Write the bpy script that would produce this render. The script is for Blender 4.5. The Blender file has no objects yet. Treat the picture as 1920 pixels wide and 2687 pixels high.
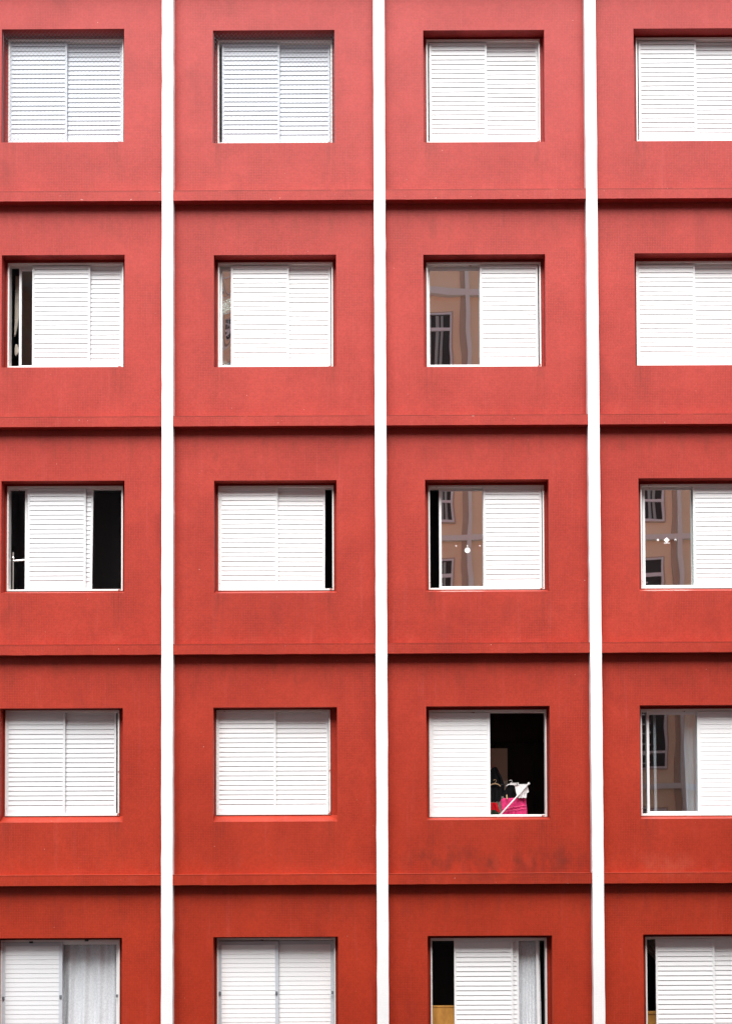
import bpy, math, random
from mathutils import Matrix, Vector
random.seed(7)
SC = bpy.context.scene
COL = SC.collection
R = math.radians

# ------------------------------------------------------------------ camera
cd = bpy.data.cameras.new('camera')
cam = bpy.data.objects.new('camera', cd); COL.objects.link(cam)
right = Vector((0.999989, 0.000873, -0.004505)); up = Vector((0.00453, -0.031789, 0.999484)); fwd = Vector((-0.000729, 0.999494, 0.031793))
m = Matrix((right, up, -fwd)).transposed().to_4x4()
m.translation = Vector((0.1334, -16.0, -2.2416))
cam.matrix_world = m
cd.sensor_fit = 'HORIZONTAL'; cd.sensor_width = 36.0; cd.lens = 64.629
cd.shift_x = -0.03581; cd.shift_y = 0.38901          # architectural shift lens
cd.clip_start = 0.1; cd.clip_end = 3000
SC.camera = cam

# ------------------------------------------------------------------ sky, sun, exposure
SUN_EL, SUN_AZ = R(56), R(4)      # azimuth measured from straight behind the camera
w = bpy.data.worlds.new('World'); SC.world = w; w.use_nodes = True
nt = w.node_tree; nt.nodes.clear()
sky = nt.nodes.new('ShaderNodeTexSky'); sky.sky_type = 'NISHITA'; sky.sun_disc = False
sky.sun_elevation = SUN_EL; sky.sun_rotation = math.pi - SUN_AZ
sky.air_density = 1.0; sky.dust_density = 4.0; sky.ozone_density = 1.0
hs = nt.nodes.new('ShaderNodeHueSaturation'); hs.inputs['Saturation'].default_value = 0.45
bg = nt.nodes.new('ShaderNodeBackground'); bg.inputs['Strength'].default_value = 0.065
wo = nt.nodes.new('ShaderNodeOutputWorld')
nt.links.new(sky.outputs[0], hs.inputs['Color']); nt.links.new(hs.outputs[0], bg.inputs[0]); nt.links.new(bg.outputs[0], wo.inputs[0])
sd = bpy.data.lights.new('sun', 'SUN'); sd.energy = 4.7; sd.angle = R(55); sd.color = (1.0, 0.985, 0.965)
so = bpy.data.objects.new('sun', sd); COL.objects.link(so)
sv = Vector((-math.sin(SUN_AZ) * math.cos(SUN_EL), -math.cos(SUN_AZ) * math.cos(SUN_EL), math.sin(SUN_EL)))   # towards the sun
so.rotation_euler = sv.to_track_quat('Z', 'Y').to_euler(); so.location = (0, -40, 60)
SC.view_settings.view_transform = 'Standard'; SC.view_settings.look = 'None'
SC.view_settings.exposure = 0.84; SC.view_settings.gamma = 1.0; SC.view_settings.use_curve_mapping = False
SC.render.engine = 'CYCLES'
SC.cycles.max_bounces = 8; SC.cycles.diffuse_bounces = 5; SC.cycles.transparent_max_bounces = 12

# ------------------------------------------------------------------ materials
def mat(name, col=(0.8, 0.8, 0.8), rough=0.6, spec=0.5, metal=0.0):
    mt = bpy.data.materials.new(name); mt.use_nodes = True
    b = mt.node_tree.nodes['Principled BSDF']
    b.inputs['Base Color'].default_value = (*col, 1); b.inputs['Roughness'].default_value = rough
    b.inputs['Specular IOR Level'].default_value = spec; b.inputs['Metallic'].default_value = metal
    return mt
def N(mt, kind, **kw):
    n = mt.node_tree.nodes.new(kind)
    for k, v in kw.items():
        if k in n.inputs: n.inputs[k].default_value = v
        else: setattr(n, k, v)
    return n
def L(mt, a, b): mt.node_tree.links.new(a, b)
def ramp(mt, src, p0, p1, c0=(0, 0, 0, 1), c1=(1, 1, 1, 1)):
    r = N(mt, 'ShaderNodeValToRGB'); r.color_ramp.elements[0].position = p0; r.color_ramp.elements[1].position = p1
    r.color_ramp.elements[0].color = c0; r.color_ramp.elements[1].color = c1; L(mt, src, r.inputs[0]); return r
def mix(mt, fac, a, b, mode='MIX'):
    n = N(mt, 'ShaderNodeMix', data_type='RGBA', blend_type=mode)
    for sock, v in ((n.inputs[0], fac), (n.inputs[6], a), (n.inputs[7], b)):
        if isinstance(v, (int, float)): sock.default_value = v
        elif isinstance(v, tuple): sock.default_value = v
        else: L(mt, v, sock)
    return n.outputs[2]
def coords(mt, scale=(1, 1, 1)):
    t = N(mt, 'ShaderNodeTexCoord'); mp = N(mt, 'ShaderNodeMapping'); mp.inputs['Scale'].default_value = scale
    L(mt, t.outputs['Object'], mp.inputs[0]); return mp.outputs[0]

FZ_ = 2.8
def mosaic(name, base, light, dark, grout, tile=0.0205, stain=1.0, rough=0.5, tvar=1.0, low=None):
    """glazed mosaic: colour of small square tiles, faint grout, weathering"""
    mt = mat(name, base, rough, 0.22); b = mt.node_tree.nodes['Principled BSDF']
    co = coords(mt)
    # tile grid in x/z : |frac|
    sep = N(mt, 'ShaderNodeSeparateXYZ'); L(mt, co, sep.inputs[0])
    def line(out):
        a = N(mt, 'ShaderNodeMath', operation='MULTIPLY'); L(mt, out, a.inputs[0]); a.inputs[1].default_value = 1 / tile
        f = N(mt, 'ShaderNodeMath', operation='FRACT'); L(mt, a.outputs[0], f.inputs[0])
        s = N(mt, 'ShaderNodeMath', operation='LESS_THAN'); L(mt, f.outputs[0], s.inputs[0]); s.inputs[1].default_value = 0.16
        return s.outputs[0]
    mx = N(mt, 'ShaderNodeMath', operation='MAXIMUM'); L(mt, line(sep.outputs[0]), mx.inputs[0]); L(mt, line(sep.outputs[2]), mx.inputs[1])
    gn = N(mt, 'ShaderNodeTexNoise', Scale=1.7, Detail=4.0, Roughness=0.65); L(mt, co, gn.inputs['Vector'])
    gr = ramp(mt, gn.outputs[0], 0.40, 0.66)
    gm = N(mt, 'ShaderNodeMath', operation='MULTIPLY'); L(mt, mx.outputs[0], gm.inputs[0]); L(mt, gr.outputs[0], gm.inputs[1])
    gs = N(mt, 'ShaderNodeMath', operation='MULTIPLY'); L(mt, gm.outputs[0], gs.inputs[0]); gs.inputs[1].default_value = 0.85
    # broad clouds of worn and fresher paint
    n1 = N(mt, 'ShaderNodeTexNoise', Scale=0.55, Detail=6.0, Roughness=0.6); L(mt, co, n1.inputs['Vector'])
    r1 = ramp(mt, n1.outputs[0], 0.35, 0.68)
    c1 = mix(mt, r1.outputs[0], dark, light)
    if low:      # sky and bounce light put into the colour: pinker upper floors, oranger lower floors
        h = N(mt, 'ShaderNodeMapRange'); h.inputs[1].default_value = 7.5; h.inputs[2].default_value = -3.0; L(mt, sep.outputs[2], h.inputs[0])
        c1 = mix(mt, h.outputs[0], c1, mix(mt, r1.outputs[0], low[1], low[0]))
    # per tile colour change (white noise on snapped coordinates)
    sn = N(mt, 'ShaderNodeVectorMath', operation='SNAP'); L(mt, co, sn.inputs[0]); sn.inputs[1].default_value = (tile, tile * 3, tile)
    wn = N(mt, 'ShaderNodeTexWhiteNoise', noise_dimensions='3D'); L(mt, sn.outputs[0], wn.inputs['Vector'])
    wr = ramp(mt, wn.outputs['Value'], 0.0, 1.0, (1 - .13 * tvar, 1 - .13 * tvar, 1 - .13 * tvar, 1), (1 + .10 * tvar, 1 + .10 * tvar, 1 + .10 * tvar, 1))
    c2 = mix(mt, 1.0, c1, wr.outputs[0], 'MULTIPLY')
    # vertical rain streaks
    sc = coords(mt, (5.0, 1.0, 0.35)); n2 = N(mt, 'ShaderNodeTexNoise', Scale=2.2, Detail=5.0, Roughness=0.7); L(mt, sc, n2.inputs['Vector'])
    r2 = ramp(mt, n2.outputs[0], 0.56, 0.80)
    sm = N(mt, 'ShaderNodeMath', operation='MULTIPLY'); L(mt, r2.outputs[0], sm.inputs[0]); sm.inputs[1].default_value = 0.20 * stain
    c3 = mix(mt, sm.outputs[0], c2, tuple(min(1, x * 1.3 + 0.05) for x in light[:3]) + (1,))
    # soot patches
    n3 = N(mt, 'ShaderNodeTexNoise', Scale=1.3, Detail=3.0, Roughness=0.55); L(mt, coords(mt, (1.6, 1, 0.8)), n3.inputs['Vector'])
    r3 = ramp(mt, n3.outputs[0], 0.60, 0.78)
    s3 = N(mt, 'ShaderNodeMath', operation='MULTIPLY'); L(mt, r3.outputs[0], s3.inputs[0]); s3.inputs[1].default_value = 0.35 * stain
    c4 = mix(mt, s3.outputs[0], c3, tuple(x * 0.45 for x in dark[:3]) + (1,))
    # rare pale chips
    n4 = N(mt, 'ShaderNodeTexNoise', Scale=38.0, Detail=1.0); L(mt, co, n4.inputs['Vector'])
    r4 = ramp(mt, n4.outputs[0], 0.80, 0.83)
    c5 = mix(mt, r4.outputs[0], c4, (0.62, 0.42, 0.36, 1))
    if stain:
        # old smudges low on the bay under the laundry window, and a pale wash on the ledge of the next bay
        def box_mask(xa, xb, za, zb, soft):
            outs = []
            for o_, a_, b_ in ((sep.outputs[0], xa, xb), (sep.outputs[2], za, zb)):
                for lo, hi in ((a_ - soft, a_ + soft), (b_ + soft, b_ - soft)):
                    q = N(mt, 'ShaderNodeMapRange'); q.inputs[1].default_value = lo; q.inputs[2].default_value = hi; L(mt, o_, q.inputs[0]); outs.append(q.outputs[0])
            cur = outs[0]
            for q in outs[1:]:
                k_ = N(mt, 'ShaderNodeMath', operation='MULTIPLY'); L(mt, cur, k_.inputs[0]); L(mt, q, k_.inputs[1]); cur = k_.outputs[0]
            return cur
        def patch(col_in, mask, sc_, thr, colr, amount, seed):
            mp = coords(mt, sc_); nn = N(mt, 'ShaderNodeTexNoise', Scale=4.0, Detail=4.0, Roughness=.6, noise_dimensions='4D'); nn.inputs['W'].default_value = seed; L(mt, mp, nn.inputs['Vector'])
            rr = ramp(mt, nn.outputs[0], thr, thr + .16); k_ = N(mt, 'ShaderNodeMath', operation='MULTIPLY'); L(mt, rr.outputs[0], k_.inputs[0]); L(mt, mask, k_.inputs[1])
            k2 = N(mt, 'ShaderNodeMath', operation='MULTIPLY'); L(mt, k_.outputs[0], k2.inputs[0]); k2.inputs[1].default_value = amount
            return mix(mt, k2.outputs[0], col_in, colr)
        c5 = patch(c5, box_mask(0.35, 2.45, -2.70, -2.36, .16), (1.1, 1, 0.6), .44, (0.13, 0.022, 0.013, 1), .68, 1.0)
        c5 = patch(c5, box_mask(3.15, 3.75, -2.66, -2.50, .10), (1.0, 1, 1.0), .40, (0.58, 0.18, 0.11, 1), .22, 2.0)
        for k__ in range(-1, 3):     # darker streaks in a band below each ledge, and paler wash on the ledges
            c5 = patch(c5, box_mask(-9, 9, k__ * FZ_ - .42, k__ * FZ_ - .02, .10), (2.4, 1, .5), .50, (0.20, 0.030, 0.016, 1), .35, 3.0 + k__)
            c5 = patch(c5, box_mask(-9, 9, k__ * FZ_ + .06, k__ * FZ_ + .30, .10), (1.2, 1, .8), .50, (0.56, 0.12, 0.08, 1), .10, 9.0 + k__)
            dl = box_mask(-9, 9, k__ * FZ_ + .112, k__ * FZ_ + .128, .004)
            c5 = patch(c5, dl, (1.5, 1, 1), .30, (0.14, 0.018, 0.010, 1), .55, 30.0 + k__)
        # drips below the sill corners: periodic in bays and floors
        def per(o_, period, off):
            a_ = N(mt, 'ShaderNodeMath', operation='ADD'); L(mt, o_, a_.inputs[0]); a_.inputs[1].default_value = off
            w_ = N(mt, 'ShaderNodeMath', operation='PINGPONG'); L(mt, a_.outputs[0], w_.inputs[0]); w_.inputs[1].default_value = period / 2; return w_.outputs[0]
        px_ = per(sep.outputs[0], 2.6014, 0.0)         # distance from a pilaster axis; the opening edge lies 0.545 m away
        q1 = N(mt, 'ShaderNodeMapRange'); q1.inputs[1].default_value = .50; q1.inputs[2].default_value = .60; L(mt, px_, q1.inputs[0])
        q2 = N(mt, 'ShaderNodeMapRange'); q2.inputs[1].default_value = .78; q2.inputs[2].default_value = .62; L(mt, px_, q2.inputs[0])
        az = N(mt, 'ShaderNodeMath', operation='ADD'); L(mt, sep.outputs[2], az.inputs[0]); az.inputs[1].default_value = 14 * 2.8
        mz = N(mt, 'ShaderNodeMath', operation='MODULO'); L(mt, az.outputs[0], mz.inputs[0]); mz.inputs[1].default_value = 2.8
        q3 = N(mt, 'ShaderNodeMapRange'); q3.inputs[1].default_value = .15; q3.inputs[2].default_value = .78; L(mt, mz.outputs[0], q3.inputs[0])
        q4 = N(mt, 'ShaderNodeMath', operation='LESS_THAN'); L(mt, mz.outputs[0], q4.inputs[0]); q4.inputs[1].default_value = .79
        cur = q1.outputs[0]
        for q_ in (q2.outputs[0], q3.outputs[0], q4.outputs[0]):
            k_ = N(mt, 'ShaderNodeMath', operation='MULTIPLY'); L(mt, cur, k_.inputs[0]); L(mt, q_, k_.inputs[1]); cur = k_.outputs[0]
        c5 = patch(c5, cur, (6.0, 1, .45), .42, (0.17, 0.024, 0.014, 1), .5, 20.0)
    c6 = mix(mt, gs.outputs[0], c5, grout)
    L(mt, c6, b.inputs['Base Color'])
    bp = N(mt, 'ShaderNodeBump', Strength=0.35, Distance=0.002); bp.invert = True
    L(mt, mx.outputs[0], bp.inputs['Height'])
    bn = N(mt, 'ShaderNodeBump', Strength=0.2, Distance=0.012)
    n5 = N(mt, 'ShaderNodeTexNoise', Scale=3.0, Detail=2.0); L(mt, co, n5.inputs['Vector'])
    L(mt, n5.outputs[0], bn.inputs['Height']); L(mt, bp.outputs[0], bn.inputs['Normal']); L(mt, bn.outputs[0], b.inputs['Normal'])
    return mt

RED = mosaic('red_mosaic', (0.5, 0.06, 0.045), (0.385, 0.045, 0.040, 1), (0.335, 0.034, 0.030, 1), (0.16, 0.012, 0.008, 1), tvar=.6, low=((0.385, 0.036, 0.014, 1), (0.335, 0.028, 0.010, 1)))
WHITE_MOSAIC = mosaic('white_mosaic', (0.8, 0.8, 0.8), (0.84, 0.84, 0.84, 1), (0.78, 0.78, 0.79, 1), (0.72, 0.72, 0.73, 1), stain=0.0, rough=.5, tvar=.12)

def painted_metal(name, base, chips=0.0, rough=0.35, grime=0.15, chipcol=(0.30, 0.06, 0.04, 1)):
    mt = mat(name, base, rough, 0.5); b = mt.node_tree.nodes['Principled BSDF']; co = coords(mt)
    n = N(mt, 'ShaderNodeTexNoise', Scale=2.5, Detail=5.0, Roughness=0.7); L(mt, coords(mt, (1, 1, 3)), n.inputs['Vector'])
    r = ramp(mt, n.outputs[0], 0.45, 0.8)
    g = N(mt, 'ShaderNodeMath', operation='MULTIPLY'); L(mt, r.outputs[0], g.inputs[0]); g.inputs[1].default_value = grime
    c = mix(mt, g.outputs[0], (*base, 1), (base[0] * 0.62, base[1] * 0.62, base[2] * 0.62, 1))
    if chips:
        n2 = N(mt, 'ShaderNodeTexNoise', Scale=9.0, Detail=6.0, Roughness=0.75); L(mt, co, n2.inputs['Vector'])
        r2 = ramp(mt, n2.outputs[0], 0.70 - chips, 0.72 - chips)
        c = mix(mt, r2.outputs[0], c, chipcol)
    L(mt, c, b.inputs['Base Color']); return mt
FRAME = painted_metal('window_frame_paint', (0.76, 0.75, 0.73), chips=0.06, rough=0.4)
SHUT = [painted_metal('white_shutter_paint_%s' % n, c, rough=0.38, grime=g) for n, c, g in
        (('cool', (0.50, 0.55, 0.61), 0.22), ('white', (0.66, 0.68, 0.70), 0.14), ('bright', (0.77, 0.785, 0.795), 0.10), ('grey', (0.50, 0.54, 0.58), 0.25))]
ROOM = mat('room_plaster', (0.28, 0.25, 0.21), 0.9, 0.2)
ROOM_DARK = mat('dark_room_plaster', (0.33, 0.34, 0.36), 0.9, 0.2)
GREY = mat('grey_concrete', (0.76, 0.86, 0.84), 0.7, 0.3)
BROWN = mat('brown_render', (0.50, 0.46, 0.37), 0.85, 0.2)
BEIGE = mat('beige_render', (0.86, 0.78, 0.57), 0.85, 0.2)
_n = N(BEIGE, 'ShaderNodeTexNoise', Scale=1.2, Detail=6.0); _c = mix(BEIGE, ramp(BEIGE, _n.outputs[0], 0.35, 0.7).outputs[0], (0.84, 0.76, 0.55, 1), (0.89, 0.82, 0.61, 1))
L(BEIGE, coords(BEIGE), _n.inputs['Vector']); L(BEIGE, _c, BEIGE.node_tree.nodes['Principled BSDF'].inputs['Base Color'])
OPPFRAME = mat('pale_metal_frame', (0.70, 0.82, 0.86), 0.4, 0.5)
DARKGLASS = mat('dark_glass', (0.045, 0.062, 0.062), 0.5, 0.2)
LACE = mat('grey_green_curtain', (0.36, 0.46, 0.46), 0.8, 0.2)
ASPHALT = mat('asphalt', (0.05, 0.05, 0.052), 0.85, 0.3)
_n = N(ASPHALT, 'ShaderNodeTexNoise', Scale=30.0, Detail=6.0); L(ASPHALT, coords(ASPHALT), _n.inputs['Vector'])
L(ASPHALT, mix(ASPHALT, _n.outputs[0], (0.035, 0.035, 0.037, 1), (0.075, 0.075, 0.078, 1)), ASPHALT.node_tree.nodes['Principled BSDF'].inputs['Base Color'])
PAVE = mat('pavement_concrete', (0.15, 0.148, 0.142), 0.85, 0.3)

def glass(name, refl, wave=0.0006, scale=1.6, tint=(0.91, 0.99, 0.97), stretch=(1, 1, 1), trans=(0.9, 0.93, 0.95)):
    mt = bpy.data.materials.new(name); mt.use_nodes = True; t = mt.node_tree; t.nodes.clear()
    out = N(mt, 'ShaderNodeOutputMaterial'); mx = N(mt, 'ShaderNodeMixShader')
    tr = N(mt, 'ShaderNodeBsdfTransparent'); tr.inputs[0].default_value = (*trans, 1)
    gl = N(mt, 'ShaderNodeBsdfGlossy'); gl.inputs['Color'].default_value = (*tint, 1); gl.inputs['Roughness'].default_value = 0.01
    n = N(mt, 'ShaderNodeTexNoise', Scale=scale, Detail=1.0, Roughness=0.35); L(mt, coords(mt, stretch), n.inputs['Vector'])
    bp = N(mt, 'ShaderNodeBump', Strength=1.0, Distance=wave); L(mt, n.outputs[0], bp.inputs['Height']); L(mt, bp.outputs[0], gl.inputs['Normal'])
    mx.inputs[0].default_value = refl
    L(mt, tr.outputs[0], mx.inputs[1]); L(mt, gl.outputs[0], mx.inputs[2]); L(mt, mx.outputs[0], out.inputs[0]); return mt
GLASS_MIRROR = glass('reflective_glass', 0.97, 0.0012)
GLASS_WAVE = glass('rippled_glass', 0.85, 0.030, 1.5, stretch=(1.6, 1, 1.1))
GLASS_CLEAR = glass('clear_glass', 0.06, 0.001, trans=(.96, .97, .98))
GLASS_SOFT = glass('half_reflective_glass', 0.30, 0.0012)
GLASS_DIM = glass('dim_glass', 0.06, 0.004)

def cloth_mat(name, col, trans=0.0, rough=0.9, var=0.12, scale=14.0):
    mt = mat(name, col, rough, 0.15); b = mt.node_tree.nodes['Principled BSDF']
    n = N(mt, 'ShaderNodeTexNoise', Scale=scale, Detail=4.0, Roughness=0.6); L(mt, coords(mt), n.inputs['Vector'])
    c = mix(mt, ramp(mt, n.outputs[0], 0.35, 0.7).outputs[0], tuple(x * (1 - var) for x in col) + (1,), tuple(min(1, x * (1 + var)) for x in col) + (1,))
    L(mt, c, b.inputs['Base Color'])
    if trans:
        t = mt.node_tree; out = [x for x in t.nodes if x.type == 'OUTPUT_MATERIAL'][0]
        tr = N(mt, 'ShaderNodeBsdfTransparent'); mx = N(mt, 'ShaderNodeMixShader'); mx.inputs[0].default_value = trans
        L(mt, b.outputs[0], mx.inputs[1]); L(mt, tr.outputs[0], mx.inputs[2]); L(mt, mx.outputs[0], out.inputs[0])
    return mt

# ------------------------------------------------------------------ mesh helpers
class MB:
    def __init__(s): s.v = []; s.f = []
    def box(s, x0, x1, y0, y1, z0, z1):
        b = len(s.v)
        s.v += [(x0, y0, z0), (x1, y0, z0), (x1, y1, z0), (x0, y1, z0), (x0, y0, z1), (x1, y0, z1), (x1, y1, z1), (x0, y1, z1)]
        s.f += [tuple(b + i for i in q) for q in ((0, 3, 2, 1), (4, 5, 6, 7), (0, 1, 5, 4), (1, 2, 6, 5), (2, 3, 7, 6), (3, 0, 4, 7))]
        return s
    def quad(s, *p):
        b = len(s.v); s.v += list(p); s.f.append(tuple(range(b, b + len(p)))); return s
    def tube(s, pts, r, n=8, caps=True):
        rings = []
        for i, p in enumerate(pts):
            p = Vector(p); a = Vector(pts[max(i - 1, 0)]); c = Vector(pts[min(i + 1, len(pts) - 1)])
            d = (c - a).normalized(); u = d.cross(Vector((0, 1, 0)) if abs(d.y) < .9 else Vector((1, 0, 0))).normalized(); v = d.cross(u)
            rr = r[i] if isinstance(r, (list, tuple)) else r
            b = len(s.v); s.v += [tuple(p + rr * (math.cos(2 * math.pi * k / n) * u + math.sin(2 * math.pi * k / n) * v)) for k in range(n)]
            rings.append(b)
        for a, b in zip(rings, rings[1:]):
            for k in range(n): s.f.append((a + k, a + (k + 1) % n, b + (k + 1) % n, b + k))
        if caps: s.f.append(tuple(range(rings[0], rings[0] + n))[::-1]); s.f.append(tuple(range(rings[-1], rings[-1] + n)))
        return s
    def disc(s, cx, cy, cz, r, n=24, t=0.002, rz=None):
        rz = rz or r; b = len(s.v)
        for y in (cy, cy + t): s.v += [(cx + r * math.cos(2 * math.pi * k / n), y, cz + rz * math.sin(2 * math.pi * k / n)) for k in range(n)]
        s.f.append(tuple(range(b, b + n))); s.f.append(tuple(range(b + n, b + 2 * n))[::-1])
        for k in range(n): s.f.append((b + k, b + (k + 1) % n, b + n + (k + 1) % n, b + n + k)[::-1])
        return s
    def mesh(s, name, mt, smooth=False):
        me = bpy.data.meshes.new(name); me.from_pydata(s.v, [], s.f); me.materials.append(mt); me.update()
        if smooth:
            for p in me.polygons: p.use_smooth = True
        return me
    def obj(s, name, mt, parent=None, loc=(0, 0, 0), smooth=False): return put(name, s.mesh(name, mt, smooth), parent, loc)
def put(name, me, parent=None, loc=(0, 0, 0)):
    o = bpy.data.objects.new(name, me); COL.objects.link(o); o.location = loc
    if parent: o.parent = parent
    return o
def bevel(o, w=0.004, seg=2):
    md = o.modifiers.new('bevel', 'BEVEL'); md.width = w; md.segments = seg; md.limit_method = 'ANGLE'; return o
def tag(o, label=None, cat=None, group=None, kind=None):
    for k, v in (('label', label), ('category', cat), ('group', group), ('kind', kind)):
        if v: o[k] = v
    return o
def empty(name, loc=(0, 0, 0)):
    o = bpy.data.objects.new(name, None); COL.objects.link(o); o.location = loc; o.empty_display_size = 0.3; return o

# ------------------------------------------------------------------ ground
GZ = -11.2
g = MB().quad((-1500, -1500, GZ), (1500, -1500, GZ), (1500, 1500, GZ), (-1500, 1500, GZ)).obj('road', ASPHALT); tag(g, kind='structure')
p = MB().box(-60, 60, -2.6, -0.3, GZ - 0.05, GZ + 0.13).box(-60, 60, -16.9, -14.4, GZ - 0.05, GZ + 0.13).obj('pavement', PAVE); tag(p, kind='structure')

# ------------------------------------------------------------------ the red apartment building
BX, FZ = 2.6014, 2.8
B = empty('apartment_building', (0, 0, GZ))
tag(B, 'red mosaic apartment block gridded by white pilasters and red floor ledges, white louvred windows', 'building')
BL = (0, 0, -GZ)        # children keep world coordinates

# measured windows: opening (x0, z_top, x1, z_bottom), frame, sliding leaves (kind, x0, x1, track)
WIN = {
 (1, 1): ([-4.681, 7.83, -3.162, 6.401], [-4.641, 7.793, -3.2, 6.467], [('S', -4.63, -3.899, 0), ('S', -3.955, -3.228, 1)]),
 (1, 2): ([-2.06, 7.803, -0.551, 6.378], [-2.022, 7.77, -0.589, 6.449], [('S', -1.968, -1.249, 0), ('S', -1.343, -0.617, 1)]),
 (1, 3): ([0.548, 7.79, 2.049, 6.375], [0.589, 7.766, 2.011, 6.446], [('S', 0.626, 1.346, 0), ('S', 1.257, 1.989, 1)]),
 (1, 4): ([3.157, 7.8, 4.675, 6.378], [3.212, 7.777, 4.64, 6.452], [('S', 3.248, 3.975, 0), ('S', 3.906, 4.623, 1)]),
 (2, 1): ([-4.667, 4.982, -3.15, 3.58], [-4.636, 4.949, -3.195, 3.63], [('S', -4.334, -3.606, 0), ('S', -3.95, -3.222, 1), ('G', -4.516, -3.79, 2)]),
 (2, 2): ([-2.05, 4.972, -0.541, 3.573], [-2.018, 4.943, -0.588, 3.622], [('S', -1.858, -1.141, 0), ('S', -1.343, -0.62, 1), ('G', -2.004, -1.284, 2)]),
 (2, 3): ([0.535, 4.964, 2.039, 3.562], [0.576, 4.932, 1.999, 3.612], [('S', 1.244, 1.963, 0), ('G', 0.588, 1.307, 2)]),
 (2, 4): ([3.141, 4.97, 4.656, 3.567], [3.186, 4.932, 4.622, 3.612], [('S', 3.201, 3.918, 0), ('S', 3.863, 4.595, 1)]),
 (3, 1): ([-4.659, 2.168, -3.146, 0.782], [-4.631, 2.142, -3.197, 0.833], [('S', -4.381, -3.655, 0), ('S', -4.309, -3.59, 1), ('G', -4.431, -3.711, 2)]),
 (3, 2): ([-2.048, 2.161, -0.544, 0.769], [-2.016, 2.135, -0.586, 0.828], [('S', -2.001, -1.288, 0), ('S', -1.419, -0.702, 1)]),
 (3, 3): ([0.542, 2.16, 2.058, 0.774], [0.585, 2.127, 2.017, 0.828], [('S', 1.277, 1.987, 0), ('G', 0.719, 1.431, 2)]),
 (3, 4): ([3.161, 2.166, 4.675, 0.773], [3.21, 2.131, 4.641, 0.83], [('S', 3.866, 4.578, 0), ('G', 3.25, 3.969, 2)]),
 (4, 1): ([-4.664, -0.636, -3.162, -2.033], [-4.640, -0.645, -3.235, -1.951], [('S', -4.628, -3.928, 0), ('S', -3.996, -3.283, 1)]),
 (4, 2): ([-2.058, -0.636, -0.547, -2.035], [-2.043, -0.652, -0.637, -1.949], [('S', -2.030, -1.328, 0), ('S', -1.376, -0.663, 1)]),
 (4, 3): ([0.54, -0.634, 2.047, -2.024], [0.579, -0.665, 2.024, -1.986], [('T', 0.595, 1.33, 0)]),
 (4, 4): ([3.147, -0.632, 4.655, -2.022], [3.181, -0.664, 4.623, -1.982], [('T', 3.883, 4.607, 0), ('G', 3.266, 3.915, 1), ('G', 3.361, 4.087, 2)]),
 (5, 1): ([-4.700, -3.438, -3.166, -4.816], [-4.685, -3.471, -3.224, -4.785], [('T', -4.668, -3.936, 0), ('G', -3.963, -3.244, 1)]),
 (5, 2): ([-2.059, -3.435, -0.544, -4.828], [-2.033, -3.456, -0.581, -4.783], [('T', -2.017, -1.289, 0), ('T', -1.324, -0.604, 1)]),
 (5, 3): ([0.543, -3.432, 2.055, -4.821], [0.583, -3.47, 2.006, -4.775], [('S', 0.871, 1.585, 0), ('S', 0.958, 1.665, 1), ('G', 1.204, 1.925, 2)]),
 (5, 4): ([3.159, -3.426, 4.659, -4.818], [3.214, -3.465, 4.641, -4.778], [('S', 3.342, 4.07, 0), ('S', 3.907, 4.620, 1)]),
}
WLABEL = {
 (1, 1): 'closed louvred window behind a diamond safety net, frame touching the left edge', (1, 2): 'closed louvred window behind a safety net, thin dark gap at its left',
 (1, 3): 'closed louvred window with deep shadow under the lintel and thin dark gap', (1, 4): 'closed louvred window in the top right bay',
 (2, 1): 'window with louvres slid right, a curtain and dark glass showing at its left', (2, 2): 'window with a narrow strip of rippled glass left of the louvres',
 (2, 3): 'window with one louvred leaf and one pane mirroring a beige building', (2, 4): 'fully closed louvred window in the right bay, rust mark on its top',
 (3, 1): 'window with both louvred leaves pushed to the middle, dark openings both sides', (3, 2): 'closed louvred window with a black slot at its right',
 (3, 3): 'window with a pane carrying a white round sticker', (3, 4): 'window with a pane carrying a white diamond sticker',
 (4, 1): 'closed louvred window above a broad red sill, left edge', (4, 2): 'closed bright white louvred window above a broad red sill',
 (4, 3): 'half open window with laundry behind its right opening', (4, 4): 'window with two glass sashes and a white curtain',
 (5, 1): 'window with a net curtain behind its right pane', (5, 2): 'closed louvred window with wide grey stiles and clips',
 (5, 3): 'window with louvres in the middle between a dark opening and a net curtain', (5, 4): 'window with louvres slid right above a mustard panel'}

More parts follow.
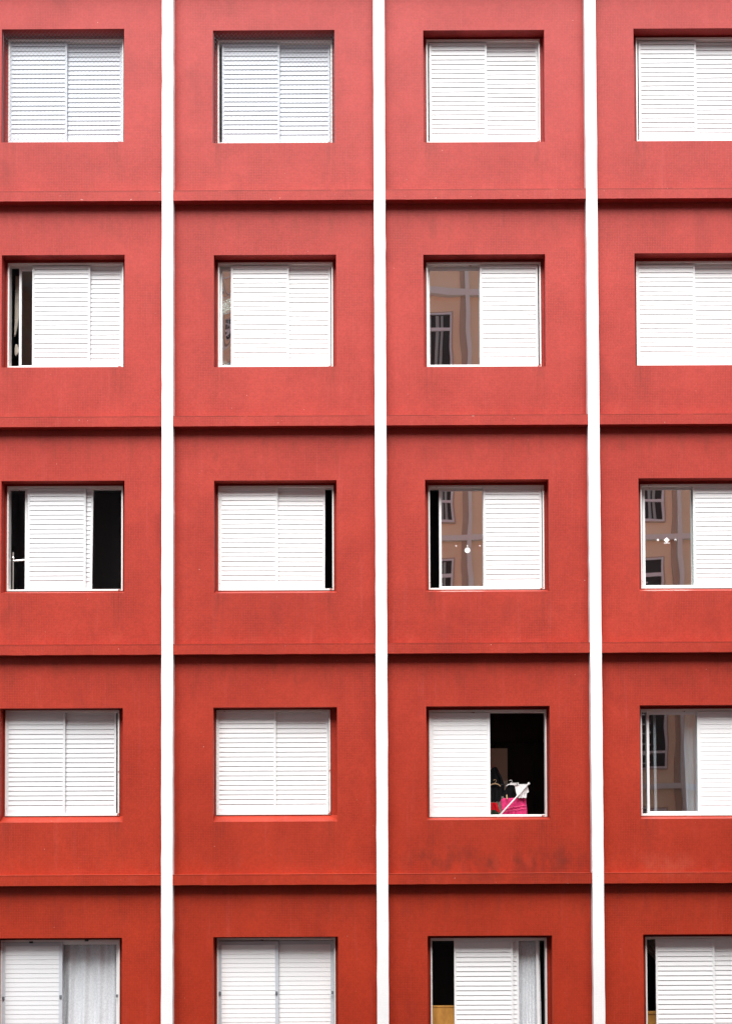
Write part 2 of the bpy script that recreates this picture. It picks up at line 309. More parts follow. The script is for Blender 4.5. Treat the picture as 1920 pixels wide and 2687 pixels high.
YL = 0.17     # depth of the recess
def wall_panel(cx, z0, z1, O=None, F=None):
    x0, x1 = cx - BX / 2, cx + BX / 2; T = 0.30
    b = MB()
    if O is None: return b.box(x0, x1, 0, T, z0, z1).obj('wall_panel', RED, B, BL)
    ox0, ozt, ox1, ozb = O; fx0, fzt, fx1, fzb = F
    e = 0.004; fx0 -= e; fx1 += e; fzt += e; fzb -= e
    def ring(a, bb, ya, yb):   # rect a -> rect b
        A = [(a[0], ya, a[1]), (a[2], ya, a[1]), (a[2], ya, a[3]), (a[0], ya, a[3])]; Q = [(bb[0], yb, bb[1]), (bb[2], yb, bb[1]), (bb[2], yb, bb[3]), (bb[0], yb, bb[3])]
        for i in range(4):
            j = (i + 1) % 4; b.quad(A[i], A[j], Q[j], Q[i])
    P = (x0, z0, x1, z1); Or = (ox0, ozb, ox1, ozt); Fr = (fx0, fzb, fx1, fzt)
    ring(P, Or, 0, 0)
    ring(Or, (ox0, fzb, ox1, ozt), 0, YL)                 # sloping sill, soffit, reveals
    ring((ox0, fzb, ox1, ozt), Fr, YL, YL)
    ring(Fr, Fr, YL, T); ring(Fr, P, T, T); ring(P, P, T, 0)
    b.f = [q for q in b.f if len({b.v[i] for i in q}) > 2]
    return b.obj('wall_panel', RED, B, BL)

# --- leaves ---
TRACK = (0.160, 0.192, 0.226)
LH = 1.262                                     # leaf height
STY = {'S': dict(w=0.722, st=0.027, top=0.034, bot=0.060, n=20), 'T': dict(w=0.735, st=0.040, top=0.042, bot=0.055, n=21)}
meshes = {}
def slat_profile(w, pitch, tilt):
    b = MB(); h = pitch + 0.010
    pr = [(0.000, -0.002), (0.0035, -0.004), (0.0065, 0.001), (tilt, h), (tilt - 0.003, h + 0.0005), (0.001, 0.006)]
    n = len(pr)
    for x in (0, w): b.v += [(x, y, z) for y, z in pr]
    b.f.append(tuple(range(n))); b.f.append(tuple(range(n, 2 * n))[::-1])
    for k in range(n): b.f.append((k, n + k, n + (k + 1) % n, (k + 1) % n))
    return b
for k, s in STY.items():
    pitch = (LH - s['top'] - s['bot']) / s['n']; s['pitch'] = pitch; iw = s['w'] - 2 * s['st']
    b = MB()
    b.box(0, s['st'], 0, 0.028, 0, LH).box(s['w'] - s['st'], s['w'], 0, 0.028, 0, LH)
    b.box(s['st'], s['w'] - s['st'], 0.001, 0.027, 0, s['bot']).box(s['st'], s['w'] - s['st'], 0.001, 0.027, LH - s['top'], LH)
    b.box(s['st'], s['w'] - s['st'], -0.0025, 0.0005, LH - s['top'] - 0.002, LH - s['top'] + 0.008)
    for i, mt in enumerate(SHUT):
        meshes[k, 'frame', i] = b.mesh('shutter_frame', mt)
        meshes[k, 'slat', i] = slat_profile(iw, pitch, 0.014 if k == 'S' else 0.008).mesh('slat', mt)
    allb = MB()
    for j in range(s['n']):
        q = slat_profile(iw, pitch, 0.013); o = len(allb.v)
        allb.v += [(x + s['st'], y + 0.001, z + s['bot'] + j * pitch) for x, y, z in q.v]; allb.f += [tuple(o + i for i in f) for f in q.f]
    meshes[k, 'slats'] = allb.mesh('slats', SHUT[1])
TONE = {(1, 1): 0, (1, 2): 0, (1, 3): 1, (1, 4): 1, (2, 1): 1, (2, 2): 2, (2, 3): 2, (2, 4): 2, (3, 1): 1, (3, 2): 2, (3, 3): 2, (3, 4): 2,
        (4, 1): 1, (4, 2): 2, (4, 3): 2, (4, 4): 2, (5, 1): 1, (5, 2): 2, (5, 3): 2, (5, 4): 2}
LEAN = {((3, 1), 1): 0.75, ((3, 2), 1): 0.35, ((5, 3), 2): -0.8, ((4, 4), 2): -0.25}
def leaf(win, kind, x0, x1, tr, key, zb, anchor_right, joined=False):
    s = STY[kind]; wdt = s['w']; x = x1 - wdt if anchor_right else x0; y = TRACK[tr]; t = TONE.get(key, 1)
    L0 = Vector((x, y, zb)) - win['org']; P = win['obj']
    lean = R(LEAN.get((key, tr), 0)); M = Matrix.Translation(L0) @ Matrix.Rotation(lean, 4, 'Y')
    f = put('shutter_frame', meshes[kind, 'frame', 3 if key in ((5, 1), (5, 2)) else t], P); f.matrix_local = M
    if joined:
        o = put('slats', meshes[kind, 'slats'], P); o.matrix_local = M; tag(o, kind='stuff'); return
    for j in range(s['n']):
        o = put('slat', meshes[kind, 'slat', t], P)
        o.matrix_local = M @ Matrix.Translation(Vector((s['st'], 0.001, s['bot'] + j * s['pitch'] + random.gauss(0, 0.0003)))) @ Matrix.Rotation(random.gauss(0, R(0.25)), 4, 'X') @ Matrix.Rotation(random.gauss(0, R(0.05)), 4, 'Y')
def sash(win, x0, x1, tr, zb, key, gm, tilt=(0, 0), stile=0.030):
    y = TRACK[tr]; P = win['obj']; w_, h = x1 - x0, LH
    L0 = Vector((x0, y, zb)) - win['org']; M = Matrix.Translation(L0) @ Matrix.Rotation(R(LEAN.get((key, tr), 0)), 4, 'Y')
    b = MB().box(0, stile, 0, 0.024, 0, h).box(w_ - stile, w_, 0, 0.024, 0, h).box(stile, w_ - stile, 0.001, 0.023, 0, 0.036).box(stile, w_ - stile, 0.001, 0.023, h - 0.032, h)
    s = b.obj('sash', SHUT[2], P); s.matrix_local = M
    pb = MB().box(0, w_ - 2 * stile + .008, 0, 0.004, 0, h - 0.060).obj('pane', gm, P)
    pb.matrix_local = M @ Matrix.Translation(Vector((stile - .004, 0.010, 0.032))) @ Matrix.Rotation(R(tilt[0]), 4, 'X') @ Matrix.Rotation(R(tilt[1]), 4, 'Z')
    return s, pb
def window(key, O, F, leaves, joined=False):
    fx0, fzt, fx1, fzb = F; fzt_, fzb_ = fzt, fzb
    b = MB(); y0, y1 = 0.146, 0.262; t = 0.019
    X0, X1, Z0, Z1 = 0, fx1 - fx0, 0, fzt - fzb
    b.box(X0, X0 + t, y0, y1, Z0, Z1).box(X1 - t, X1, y0, y1, Z0, Z1)
    b.box(X0 + t, X1 - t, y0 + .001, y1 - .001, Z1 - t - .004, Z1).box(X0 + t, X1 - t, y0 + .001, y1 - .001, Z0, Z0 + t)
    for k, yy in enumerate((0.190, 0.2235)):
        b.box(X0 + t, X1 - t, yy, yy + 0.0016, Z0 + t, Z0 + t + 0.010).box(X0 + t, X1 - t, yy, yy + 0.0016, Z1 - t - 0.018, Z1 - t - .004)
    org = Vector((fx0, 0, fzb))
    wo_ = b.obj('window', FRAME, B, (fx0, 0, fzb - GZ))
    bevel(wo_, 0.0015, 1)
    win = dict(obj=wo_, org=org)
    zb = fzb + t + 0.002
    n = 0
    for kind, x0, x1, tr in leaves:
        if kind in 'ST': leaf(win, kind, x0, x1, tr, key, zb, anchor_right=(tr == 1 or key in ((2, 3), (3, 3))), joined=joined); n += 1
    return win, zb

rooms_open = {(2, 1): ROOM_DARK, (3, 1): ROOM_DARK, (3, 2): ROOM_DARK, (3, 3): ROOM_DARK, (4, 3): ROOM, (4, 4): ROOM, (5, 1): ROOM, (5, 3): ROOM_DARK, (5, 4): ROOM_DARK}
def room(cx, z0, mt, depth=2.2):
    x0, x1, zb, zt = cx - BX / 2 + .04, cx + BX / 2 - .04, z0 + .10, z0 + FZ - .12; y0, y1 = .301, .3 + depth
    b = MB()
    b.quad((x0, y0, zb), (x1, y0, zb), (x1, y1, zb), (x0, y1, zb)).quad((x0, y0, zt), (x0, y1, zt), (x1, y1, zt), (x1, y0, zt))
    b.quad((x0, y0, zb), (x0, y1, zb), (x0, y1, zt), (x0, y0, zt)).quad((x1, y0, zb), (x1, y0, zt), (x1, y1, zt), (x1, y1, zb))
    b.quad((x0, y1, zb), (x1, y1, zb), (x1, y1, zt), (x0, y1, zt))
    return b.obj('room', mt, B, BL)

WINS = {}
for r in range(0, 7):
    for c in range(0, 6):
        cx = (c - 2.5) * BX; z0 = (3 - r) * FZ - 0.0 if True else 0   # floor ledge bottom of the row below
        z0 = (2 - r + 1) * FZ - FZ * 0                                 # row r spans ledge z0-2.8 .. z0
        zlo = FZ * (3 - r)
        key = (r, c)
        if key in WIN: O, F, Ls = WIN[key]; joined = False
        else:
            ox, oz = cx - 0.755, (3 - r) * FZ + 2.17
            O = [ox, oz, ox + 1.51, oz - 1.395]; F = [ox + .038, oz - .03, ox + 1.472, oz - 1.345]
            Ls = [('S', F[0] + .02, 0, 0), ('S', 0, F[2] - .02, 1)]; joined = True
        wall_panel(cx, zlo, zlo + FZ, O, F)
        room(cx, zlo, rooms_open.get(key, ROOM_DARK))
        WINS[key] = window(key, O, F, Ls, joined) + (F,)
        if key in WLABEL: WINS[key][0]['obj']['label'] = WLABEL[key]
# glazing
def G(key, i, gm, tilt=(0, 0), stile=0.030):
    win, zb, F = WINS[key]; k, x0, x1, tr = WIN[key][2][i]; return sash(win, x0, x1, tr, zb, key, gm, tilt, stile) + (win, zb)
G((2, 1), 2, GLASS_DIM, (0.0, 1.5)); G((2, 2), 2, GLASS_WAVE, (0, 1.6))
G((2, 3), 1, GLASS_MIRROR); G((3, 1), 2, GLASS_DIM)
s33 = G((3, 3), 1, GLASS_MIRROR, (0, 0)); s34 = G((3, 4), 1, GLASS_MIRROR)
G((4, 4), 1, GLASS_SOFT); G((4, 4), 2, GLASS_CLEAR)
_x = MB().box(3.205, 3.300, 0.236, 0.240, -1.955, -0.69); _w = WINS[4, 4][0]; _x.v = [(x - _w['org'].x, y, z - _w['org'].z) for x, y, z in _x.v]; _x.obj('pane', GLASS_SOFT, _w['obj'])
G((5, 1), 1, GLASS_CLEAR); G((5, 3), 2, GLASS_CLEAR)
# stickers on the panes
STK = mat('white_vinyl', (0.85, 0.85, 0.85), 0.5)
def sticker(win, x, z, shape, r, tr=2):
    y = TRACK[tr] + 0.0075; b = MB()
    if shape == 'disc': b.disc(0, 0, 0, r)
    elif shape == 'diamond': b.disc(0, 0, 0, r, 4)
    else: b.box(-r, r, 0, 0.002, -0.004, 0.004)
    b.obj('sticker', STK, win['obj'], Vector((x, y, z)) - win['org'])
w33, w34 = s33[2], s34[2]
sticker(w33, 1.070, 1.336, 'disc', 0.034)
for x in (0.930, 1.070, 1.226): sticker(w33, x, 1.392, 'disc', 0.008)
sticker(w34, 3.548, 1.452, 'diamond', 0.036); sticker(w34, 3.548, 1.415, 'bar', 0.036)
sticker(w34, 3.440, 1.455, 'diamond', 0.016); sticker(w34, 3.658, 1.453, 'diamond', 0.016); sticker(w34, 3.658, 1.446, 'disc', 0.008)

# small metal clips and latches on the bottom row
CLIP = mat('dull_zinc', (0.16, 0.18, 0.20), 0.5, .5, .3)
for key, pts in (((5, 1), ((-4.650, -4.18), (-3.950, -4.165), (-3.258, -4.16))), ((5, 2), ((-1.998, -4.13), (-1.305, -4.13), (-.620, -4.13)))):
    w_ = WINS[key][0]
    for x, z in pts: MB().box(x - .012 - w_['org'].x, x + .012 - w_['org'].x, .145, .1595, z - .018 - w_['org'].z, z + .018 - w_['org'].z).obj('clip', CLIP, w_['obj'])
w_ = WINS[5, 1][0]
for x, z in ((-4.31, -3.500), (-3.63, -3.480)): MB().box(x - .022 - w_['org'].x, x + .022 - w_['org'].x, .138, .150, z - .010 - w_['org'].z, z + .012 - w_['org'].z).obj('latch', DARKGLASS, w_['obj'])

# safety nets of the two top left windows
NETM = mat('grey_net_cord', (0.16, 0.16, 0.18), 0.8)
def net(key):
    win, zb, F = WINS[key]; O = WIN[key][0]; x0, zt, x1, z0 = O; b = MB(); px, pz = 0.0505, 0.055; y = 0.03; r = 0.0010
    W_, H_ = x1 - x0, zt - z0; nx, nz = int(W_ / px) + 1, int(H_ / pz) + 1
    def P(i, j):   # knot lattice with slight slack
        X = min(max(i * px / 2, 0.0), W_); Z = min(max(j * pz / 2, 0.0), H_)
        return (x0 + X + 0.004 * math.sin(j * 0.7 + i * .3), y + 0.012 * math.sin(X * 2.1 + 1) * math.sin(Z * 2.3), z0 + Z + 0.003 * math.sin(i * 0.9))
    for i in range(0, 2 * nx):
        for j in range(0, 2 * nz):
            if (i + j) % 2: continue
            p = P(i, j)
            for q in (P(i + 1, j + 1), P(i + 1, j - 1)) if j else (P(i + 1, j + 1),): b.tube([p, q], r, 3, caps=False)
            s = 0.0032; o = len(b.v)
            b.v += [(p[0] + s, p[1], p[2]), (p[0] - s, p[1], p[2]), (p[0], p[1] + s, p[2]), (p[0], p[1] - s, p[2]), (p[0], p[1], p[2] + s), (p[0], p[1], p[2] - s)]
            b.f += [tuple(o + k for k in f) for f in ((0, 2, 4), (2, 1, 4), (1, 3, 4), (3, 0, 4), (2, 0, 5), (1, 2, 5), (3, 1, 5), (0, 3, 5))]
    b.v = [(x - win['org'].x, yy, z - win['org'].z) for x, yy, z in b.v]
    n = b.obj('safety_net', NETM, win['obj']); tag(n, kind='stuff')
    e = MB()
    for xx in (x0 + .006, x1 - .006): e.tube([(xx + .004 * math.sin(k * 1.3) - win['org'].x, y, z0 + H_ * k / 12 - win['org'].z) for k in range(13)], 0.003, 5)
    e.obj('net_cord', NETM, win['obj'])
net((1, 1)); net((1, 2))

# plain masses above, below and beside the bays that the photograph shows
for (x0, x1, z0, z1) in ((-3 * BX, 3 * BX, 4 * FZ, 6 * FZ), (-3 * BX, 3 * BX, GZ - .2, -3 * FZ), (-14, -3 * BX, GZ - .2, 6 * FZ), (3 * BX, 14, GZ - .2, 6 * FZ)):
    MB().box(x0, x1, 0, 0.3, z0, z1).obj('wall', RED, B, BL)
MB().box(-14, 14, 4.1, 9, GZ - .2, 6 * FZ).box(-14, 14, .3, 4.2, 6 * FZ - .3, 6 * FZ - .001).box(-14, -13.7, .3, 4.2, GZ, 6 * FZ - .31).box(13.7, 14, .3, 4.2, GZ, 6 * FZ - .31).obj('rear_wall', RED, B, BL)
# pilasters with a slightly hand-painted edge
for k in range(-3, 4):
    b = MB(); hw = 0.0695; n = 180; zz0, zz1 = GZ - .1, 6 * FZ + .2; prev = None
    for i in range(n + 1):
        z = zz0 + (zz1 - zz0) * i / n; a, c = random.gauss(0, .0012), random.gauss(0, .0012); o = len(b.v)
        b.v += [(k * BX - hw + a, -0.1235, z), (k * BX + hw + c, -0.1235, z), (k * BX + hw + c, 0.012, z), (k * BX - hw + a, 0.012, z)]
        if i:
            for j in range(4): b.f.append((o - 4 + j, o - 4 + (j + 1) % 4, o + (j + 1) % 4, o + j))
    b.f.append((0, 3, 2, 1)); o = len(b.v) - 4; b.f.append((o, o + 1, o + 2, o + 3))
    b.obj('pilaster', WHITE_MOSAIC, B, BL)
# floor ledges
for r in range(-2, 6):
    for c in range(0, 6):
        cx = (c - 2.5) * BX; z = r * FZ
        b = MB(); n = 26; X0, X1 = cx - BX / 2 + .069, cx + BX / 2 - .069
        for i in range(n + 1):
            x = X0 + (X1 - X0) * i / n; j1, j2 = random.gauss(0, .0009), random.gauss(0, .0009); o = len(b.v)
            b.v += [(x, -0.118, z + j1), (x, -0.118, z + .127 + j2), (x, 0.01, z + .133 + j2), (x, 0.01, z + .001)]
            if i:
                for j in range(4): b.f.append((o - 4 + j, o - 4 + (j + 1) % 4, o + (j + 1) % 4, o + j)[::-1])
        b.f.append((0, 1, 2, 3)); b.f.append((len(b.v) - 1, len(b.v) - 2, len(b.v) - 3, len(b.v) - 4))
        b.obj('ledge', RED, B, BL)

# ------------------------------------------------------------------ things behind the windows
def sheet(rows, y, name, mt, folds=0.012, nf=7, nx=36, nz=24, thick=0.004, seed=0, gather=0.0):
    """hanging cloth: rows = [(z, x_left, x_right)] from top to bottom; rippled and given thickness"""
    rnd = random.Random(seed); ph = rnd.random() * 6; pts = []
    zt, zb = rows[0][0], rows[-1][0]
    for j in range(nz + 1):
        z = zt + (zb - zt) * j / nz
        for (a, b_) in zip(rows, rows[1:]):
            if b_[0] <= z <= a[0] + 1e-9: t = (a[0] - z) / max(1e-9, a[0] - b_[0]); xl = a[1] + (b_[1] - a[1]) * t; xr = a[2] + (b_[2] - a[2]) * t; break
        for i in range(nx + 1):
            u = i / nx; amp = folds * (0.35 + 0.65 * j / nz)
            uu = u + gather * math.sin(u * nf * 6.28 + ph) * 0.02
            yy = y + amp * math.sin(u * nf * 6.283 + ph + 0.5 * math.sin(j * 0.25 + ph)) + 0.4 * amp * math.sin(u * nf * 13.1 + 1.3 * ph + j * .1)
            pts.append((xl + (xr - xl) * uu, yy, z + 0.003 * math.sin(u * 17 + ph) * (j / nz)))
    b = MB(); n1 = (nx + 1) * (nz + 1)
    b.v = pts + [(x, yy + thick, z) for x, yy, z in pts]; W_ = nx + 1
    for j in range(nz):
        for i in range(nx):
            a = j * W_ + i; b.f.append((a, a + W_, a + W_ + 1, a + 1)); b.f.append((n1 + a, n1 + a + 1, n1 + a + W_ + 1, n1 + a + W_))
    for i in range(nx): b.f.append((i, i + 1, n1 + i + 1, n1 + i)); a = nz * W_ + i; b.f.append((a + 1, a, n1 + a, n1 + a + 1))
    for j in range(nz): a = j * W_; b.f.append((a + W_, a, n1 + a, n1 + a + W_)); a += nx; b.f.append((a, a + W_, n1 + a + W_, n1 + a))
    return b.obj(name, mt, smooth=True)
CREAM = cloth_mat('cream_curtain', (0.62, 0.56, 0.48)); SHEER = cloth_mat('net_curtain', (0.88, 0.90, 0.92), trans=0.05, var=0.12, scale=45.0)
WCURT = cloth_mat('white_curtain', (0.93, 0.93, 0.93), trans=0.0, var=0.03); GCURT = cloth_mat('grey_beige_curtain', (0.42, 0.38, 0.34))
tag(sheet([(4.90, -4.615, -4.56), (4.60, -4.62, -4.565), (4.35, -4.62, -4.57), (4.20, -4.625, -4.595), (4.12, -4.63, -4.615)], 0.40, 'curtain', CREAM, .006, 2, seed=1),
    'cream curtain gathered thin in the narrow dark gap left of the louvres', 'curtain')
tag(sheet([(4.02, -4.61, -4.59), (3.96, -4.62, -4.56), (3.91, -4.62, -4.57), (3.87, -4.61, -4.60)], 0.40, 'cloth', CREAM, .010, 2, nx=14, nz=10, seed=2),
    'small crumpled cream cloth under the thin cream curtain', 'cloth')
tag(sheet([(-0.66, 3.765, 3.95), (-1.1, 3.745, 3.95), (-2.05, 3.775, 3.95)], 0.278, 'curtain', WCURT, .010, 3, seed=3),
    'white curtain drawn aside behind the double glass sash, beside its half closed louvres', 'curtain')
tag(sheet([(-3.46, -3.98, -3.24), (-4.9, -3.98, -3.235)], 0.300, 'curtain', SHEER, .030, 4, nx=80, seed=4),
    'bluish net curtain filling the pane at the bottom left corner', 'curtain')
tag(sheet([(-3.49, 1.60, 1.93), (-4.9, 1.58, 1.95)], 0.278, 'curtain', SHEER, .012, 9, nx=90, seed=5),
    'finely pleated net curtain behind the narrow leaning pane', 'curtain')
tag(sheet([(-3.44, 3.15, 3.62), (-3.60, 3.17, 3.60), (-3.72, 3.34, 3.58), (-3.85, 3.44, 3.58)], 0.45, 'curtain', GCURT, .022, 4, nx=50, seed=6),
    'beige grey curtain swept sideways in the narrow dark gap above the mustard board', 'curtain')
# mustard boards
MUST = mat('mustard_board', (0.55, 0.27, 0.05), 0.6); _n = N(MUST, 'ShaderNodeTexNoise', Scale=9.0, Detail=6.0, Roughness=.7); L(MUST, coords(MUST, (1, 1, .4)), _n.inputs['Vector'])
L(MUST, mix(MUST, ramp(MUST, _n.outputs[0], .35, .75).outputs[0], (0.62, 0.31, 0.06, 1), (0.34, 0.15, 0.03, 1)), MUST.node_tree.nodes['Principled BSDF'].inputs['Base Color'])
b = MB().box(0.50, 0.95, 0.34, 0.38, -5.49, -4.340); b.box(0.50, 0.95, 0.335, 0.385, -4.340, -4.322)
tag(bevel(b.obj('board', MUST), .004), 'scuffed mustard board standing in the dark opening left of the louvres', 'board')
b = MB().box(3.14, 3.56, 0.36, 0.40, -5.49, -4.438); b.box(3.14, 3.56, 0.350, 0.41, -4.438, -4.405)
tag(bevel(b.obj('board', MUST), .004), 'mustard board with lighter top edge in the narrow gap at the lower right', 'board')
# metal stand in the black opening
CHR = mat('satin_metal', (0.72, 0.70, 0.66), 0.35, .5, .6)
st = empty('stand', (-4.603, .32, 0.12)); tag(st, 'slim pale metal stand with a side arm in the black opening', 'stand')
MB().tube([(0, 0, 0), (0, 0, 1.14)], 0.008).obj('pole', CHR, st)
MB().tube([(0, 0, 1.14), (0, 0, 1.16), (0, 0, 1.19)], [0.008, .018, .008]).tube([(0, 0, 1.19), (0, 0, 1.235)], .010).obj('knob', CHR, st)
MB().tube([(0, 0, 1.125), (0.20, 0.02, 1.145)], 0.014).obj('arm', CHR, st)
MB().box(-.16, .16, -.14, .14, -.02, .0).obj('base', CHR, st)

# ---- laundry behind the half open window; Lz maps the laundry's own layout to metres
YB = 0.50
def Lz(a, c): return (1.3606 + (a / 11.6 - 6) * .004724, -.664 - (110 + c / 11.6) * .004811)
def poly(rows, y, name, mt, **kw):
    rr = []
    for c, a0, a1 in rows: x0, z = Lz(a0, c); x1, _ = Lz(a1, c); rr.append((z, x0, x1))
    return sheet(rr, y, name, mt, **kw)
PINK = cloth_mat('pink_terry', (0.72, 0.045, 0.19), var=.35, scale=22); BLACK = cloth_mat('black_cloth', (0.010, 0.010, 0.012), var=.2)
WCL = cloth_mat('white_cotton', (0.80, 0.79, 0.80), var=.04); REDC = cloth_mat('red_cloth', (0.62, 0.01, 0.02)); GRN = cloth_mat('dark_green_cloth', (0.025, 0.04, 0.025))
tw = poly([(1330, 440, 1150), (1400, 365, 1155), (1760, 400, 1190), (2050, 420, 1180)], 0.50, 'towel', PINK, folds=.006, nf=3, thick=.008, seed=11)
tag(tw, 'bright pink terry towel hanging low in the half open window', 'towel')
PINKL = cloth_mat('pale_pink_band', (0.80, 0.16, 0.30), var=.15, scale=40)
for c in (1610, 1700):
    x0, z0 = Lz(455, c + 40); x1, z1 = Lz(1165, c - 60); e = MB()
    e.tube([(x0 + (x1 - x0) * k / 8, .489, z0 + (z1 - z0) * k / 8) for k in range(9)], .003, 5).obj('woven_band', PINKL, tw)
tag(poly([(940, 800, 1190), (1165, 835, 1235), (1180, 842, 1165), (1300, 870, 1160), (1335, 900, 1160)], 0.46, 'cloth', WCL, folds=.006, nf=2, thick=.006, seed=12),
    'white cotton cloth draped over the raised end of the rack above the pink towel', 'cloth')
tag(poly([(365, 190, 280), (420, 110, 320), (520, 50, 365), (700, 20, 455), (940, 0, 530), (1250, 0, 520)], 0.66, 'coat', BLACK, folds=.02, nf=3, thick=.03, seed=13),
    'black coat hanging tallest against the pale patch of wall', 'coat')
tag(poly([(955, 10, 400), (1100, 0, 420), (1380, 0, 400), (1440, 10, 330)], 0.56, 'shirt', BLACK, folds=.012, nf=3, thick=.01, seed=14),
    'black shirt on the beige hanger', 'shirt')
tag(poly([(925, 650, 790), (990, 560, 815), (1200, 440, 840), (1300, 470, 800), (1340, 500, 640)], 0.545, 'shirt', BLACK, folds=.012, nf=3, thick=.01, seed=15),
    'black shirt on the white hanger beside the white cloth', 'shirt')
tag(poly([(1470, 40, 260), (1600, 20, 300), (1700, 10, 330), (1760, 30, 345)], 0.50, 'garment', REDC, folds=.015, nf=2, thick=.008, seed=16), 'bright red garment bunched under the black shirt', 'clothes')
tag(poly([(1690, 70, 210), (1760, 40, 280), (1950, 30, 330)], 0.47, 'garment', GRN, folds=.012, nf=2, thick=.012, seed=17), 'dark green garment bunched below the red one', 'clothes')
WPL = mat('white_plastic', (0.8, 0.8, 0.8), .4); BEIGEP = mat('beige_plastic', (0.62, 0.42, 0.24), .4)
def hanger(pts, y, mt, label):
    h = empty('hanger', (Lz(*pts[1])[0], y, Lz(*pts[1])[1])); tag(h, label, 'hanger')
    o = h.location
    P = [Lz(*p) for p in pts]; A = []
    for k in range(13):
        t = k / 12; x = (1 - t) ** 2 * P[0][0] + 2 * t * (1 - t) * P[1][0] + t * t * P[2][0]; z = (1 - t) ** 2 * P[0][1] + 2 * t * (1 - t) * (2 * P[1][1] - (P[0][1] + P[2][1]) / 2) + t * t * P[2][1]
        A.append((x - o.x, 0, z - o.z))
    MB().tube(A, .006, 6).obj('shoulder', mt, h)
    mid = A[6]; MB().tube([mid] + [(mid[0] + .018 * math.sin(a), 0, mid[2] + .035 - .018 * math.cos(a) + .0) for a in (0, .8, 1.6, 2.4, 3.1, 3.8, 4.4)], .0028, 6).obj('hook', mt, h)
hanger([(20, 960), (210, 890), (375, 965)], .53, BEIGEP, 'beige hanger at the left of the laundry')
hanger([(555, 960), (690, 905), (815, 950)], .52, WPL, 'white hanger in the middle of the laundry')
DWOOD_ = mat('dark_rail', (.03, .03, .03), .6)
rk = empty('drying_rack', (Lz(375, 1800)[0], .42, Lz(375, 1800)[1] - .35)); tag(rk, 'white folding drying rack whose slanting arm crosses the pink towel', 'drying rack')
o = rk.location
def W2(a, c, y): x, z = Lz(a, c); return (x - o.x, y - o.y, z - o.z)
MB().tube([W2(180, 2010, .43), W2(1215, 905, .44)], .0095, 10).obj('arm', WPL, rk)
MB().tube([W2(1205, 925, .44), W2(1248, 878, .44)], .016, 10).obj('end_cap', WPL, rk)
MB().tube([W2(640, 925, .475), W2(1190, 925, .475)], .005, 8).obj('rail', WPL, rk)
for yy_ in (.44, .95):
    bb = MB(); bb.tube([W2(200, 2000, yy_), (.62, yy_ - .42, -2.69 - o.z)], .009, 8).obj('leg', WPL, rk)
MB().tube([W2(-60, 905, .60), W2(1180, 905, .60)], .004, 6).obj('rail', DWOOD_, rk)
for i, a in enumerate(range(670, 880, 34)):
    bb = MB(); p = W2(a, 915, .45); bb.box(p[0] - .004, p[0] + .006, p[1] - .006, p[1] + .006, p[2] - .010, p[2] + .018); bb.obj('clip', WPL, rk)
bb = MB(); p = W2(880, 905, .45); bb.box(p[0] - .014, p[0] + .014, p[1] - .006, p[1] + .006, p[2] - .012, p[2] + .016); bb.obj('clip', WPL, rk)
# pegs
for a, c in ((560, 1300),):
    bb = MB(); p = W2(a, c, .49); bb.box(p[0] - .008, p[0] + .006, p[1] - .005, p[1] + .005, p[2] - .025, p[2] + .03); bb.obj('clip', WPL if a != 560 else BEIGEP, rk)
# wardrobe in that room
DWOOD = mat('dark_wardrobe', (0.018, 0.016, 0.015), .5)
MB().box(-.04 + .1, 1.62, 1.05, 1.15, -2.70, -1.08).obj('partition', mat('grey_beige_plaster', (.78, .70, .58), .9, .2), B, BL)
wd = empty('wardrobe', (2.02, 2.05, -2.7)); tag(wd, 'tall dark wardrobe standing deep in the room behind the laundry', 'wardrobe')
bevel(MB().box(-.50, .50, -.25, .25, 0, 1.75).obj('carcass', DWOOD, wd), .006)
for s in (-1, 1): MB().box(min(s * .01, s * .49), max(s * .01, s * .49), -.275, -.252, .05, 1.70).obj('door', DWOOD, wd)

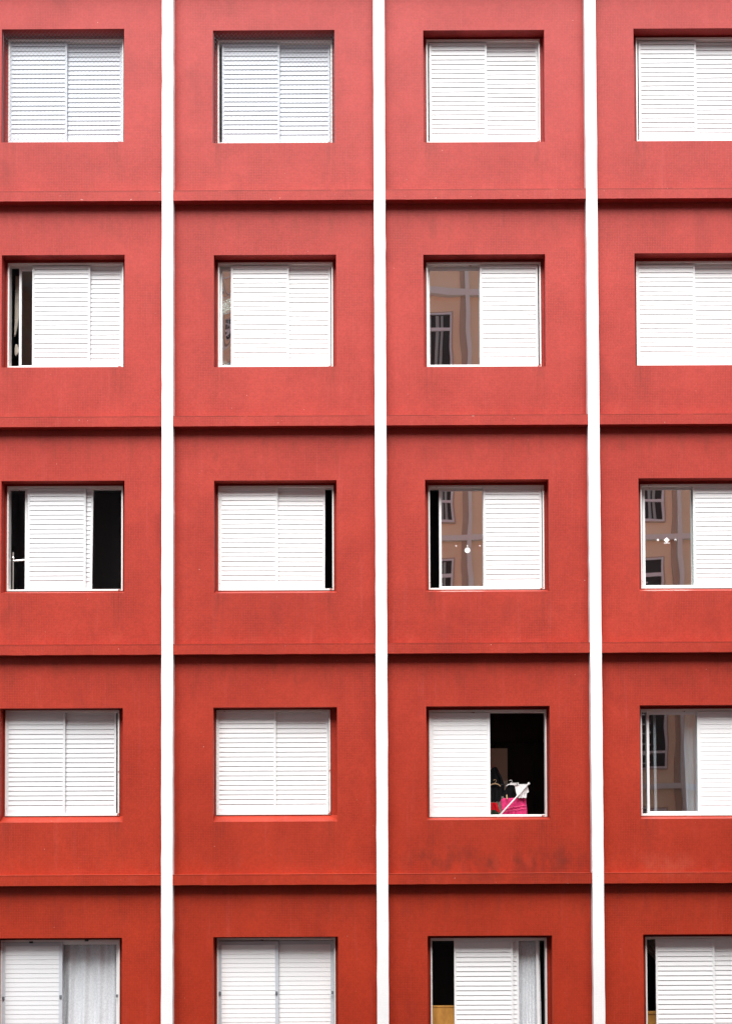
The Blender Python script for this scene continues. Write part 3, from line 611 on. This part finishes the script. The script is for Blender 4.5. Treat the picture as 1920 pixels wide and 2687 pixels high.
# ------------------------------------------------------------------ the building across the street (seen in the panes)
OB = empty('opposite_building', (0, -17, GZ)); tag(OB, 'beige building with grey grid lines across the street, mirrored in the window panes', 'building')
OL = (0, 17, -GZ); YO = -17.0
OX, OZ, PX, PZ = 2.12, -0.97, 2.69, 3.2
LOWDARK = mat('dark_bounce_cut', (0.05, 0.05, 0.052), .5)
MB().box(-20, 26, YO - 8, YO + .02, GZ - .2, -4.6).obj('added_dark_base', LOWDARK, OB, OL)  # unseen dark base, added to cut bounce light onto the ledge undersides
MB().box(-9.3, 16, YO - 8, YO, -4.59, 13.2).obj('wall', BEIGE, OB, OL)
for k in range(-4, 6):
    x = OX + k * PX; MB().box(x - .055, x + .055, YO, YO + .16, -4.58, 13.2).obj('pilaster', GREY, OB, OL)
    MB().box(x - .20, x - .056, YO, YO + .05, -4.58, 13.15).obj('rib', BROWN, OB, OL)
for k in range(-1, 5):
    z = OZ + k * PZ; MB().box(-9.31, 16.01, YO, YO + .14, z - .07, z + .07).obj('ledge', GREY, OB, OL)
lace = MB()
for i in range(24):
    if i % 5 == 3: continue
    x = i / 24 * 1.15; lace.quad((x, .02 * math.sin(i * 1.7), 0), (x + 1.15 / 24, .02 * math.sin(i * 1.7 + 1.7), 0), (x + 1.15 / 24, .02 * math.sin(i * 1.7 + 1.7), 2.1), (x, .02 * math.sin(i * 1.7), 2.1))

lace = lace.mesh('curtain', LACE)
fb = MB(); FW, FH = 1.35, 2.20; t = .05
fb.box(0, t, 0, .05, 0, FH).box(FW - t, FW, 0, .05, 0, FH).box(t, FW - t, .001, .049, 0, t).box(t, FW - t, .001, .049, FH - t, FH)
fb.box(t, FW - t, .002, .048, FH - .48, FH - .40).box(t, FW - t, .002, .048, .42, .49).box(FW * .42 - .02, FW * .42 + .02, .003, .047, t, FH - .48)
fb = fb.mesh('window', OPPFRAME)
ps = MB().box(t, FW - t, -.015, -.010, t, FH - t).mesh('pane', DARKGLASS)
lv = MB()
for i in range(7): lv.box(.12, FW * .7, .03, .045, .15 + i * .24, .18 + i * .24)
lv = lv.mesh('louvre', OPPFRAME)
rc = MB()
for s_ in ((-.03, .0, -.03, FH + .03), (FW, FW + .03, -.03, FH + .03), (0, FW, -.03, 0), (0, FW, FH, FH + .03)): rc.box(s_[0], s_[1], .0, .045, s_[2], s_[3])
rc = rc.mesh('surround', BROWN)
for k in range(-3, 5):
    for j in range(-1, 4):
        x = OX + k * PX - .42 - FW; z = OZ + j * PZ + .47
        wdw = put('window', fb, OB, (x, YO + .001 + 17, z - GZ)); 
        put('pane', ps, wdw, (0, .025, 0)); put('surround', rc, wdw)
        if k == 2 and j in (0, 1): put('louvre', lv, wdw)
        else: put('curtain', lace, wdw, (.05 + .12 * ((k + j) % 3 - 1) * .4, -.02 + .045, .02))
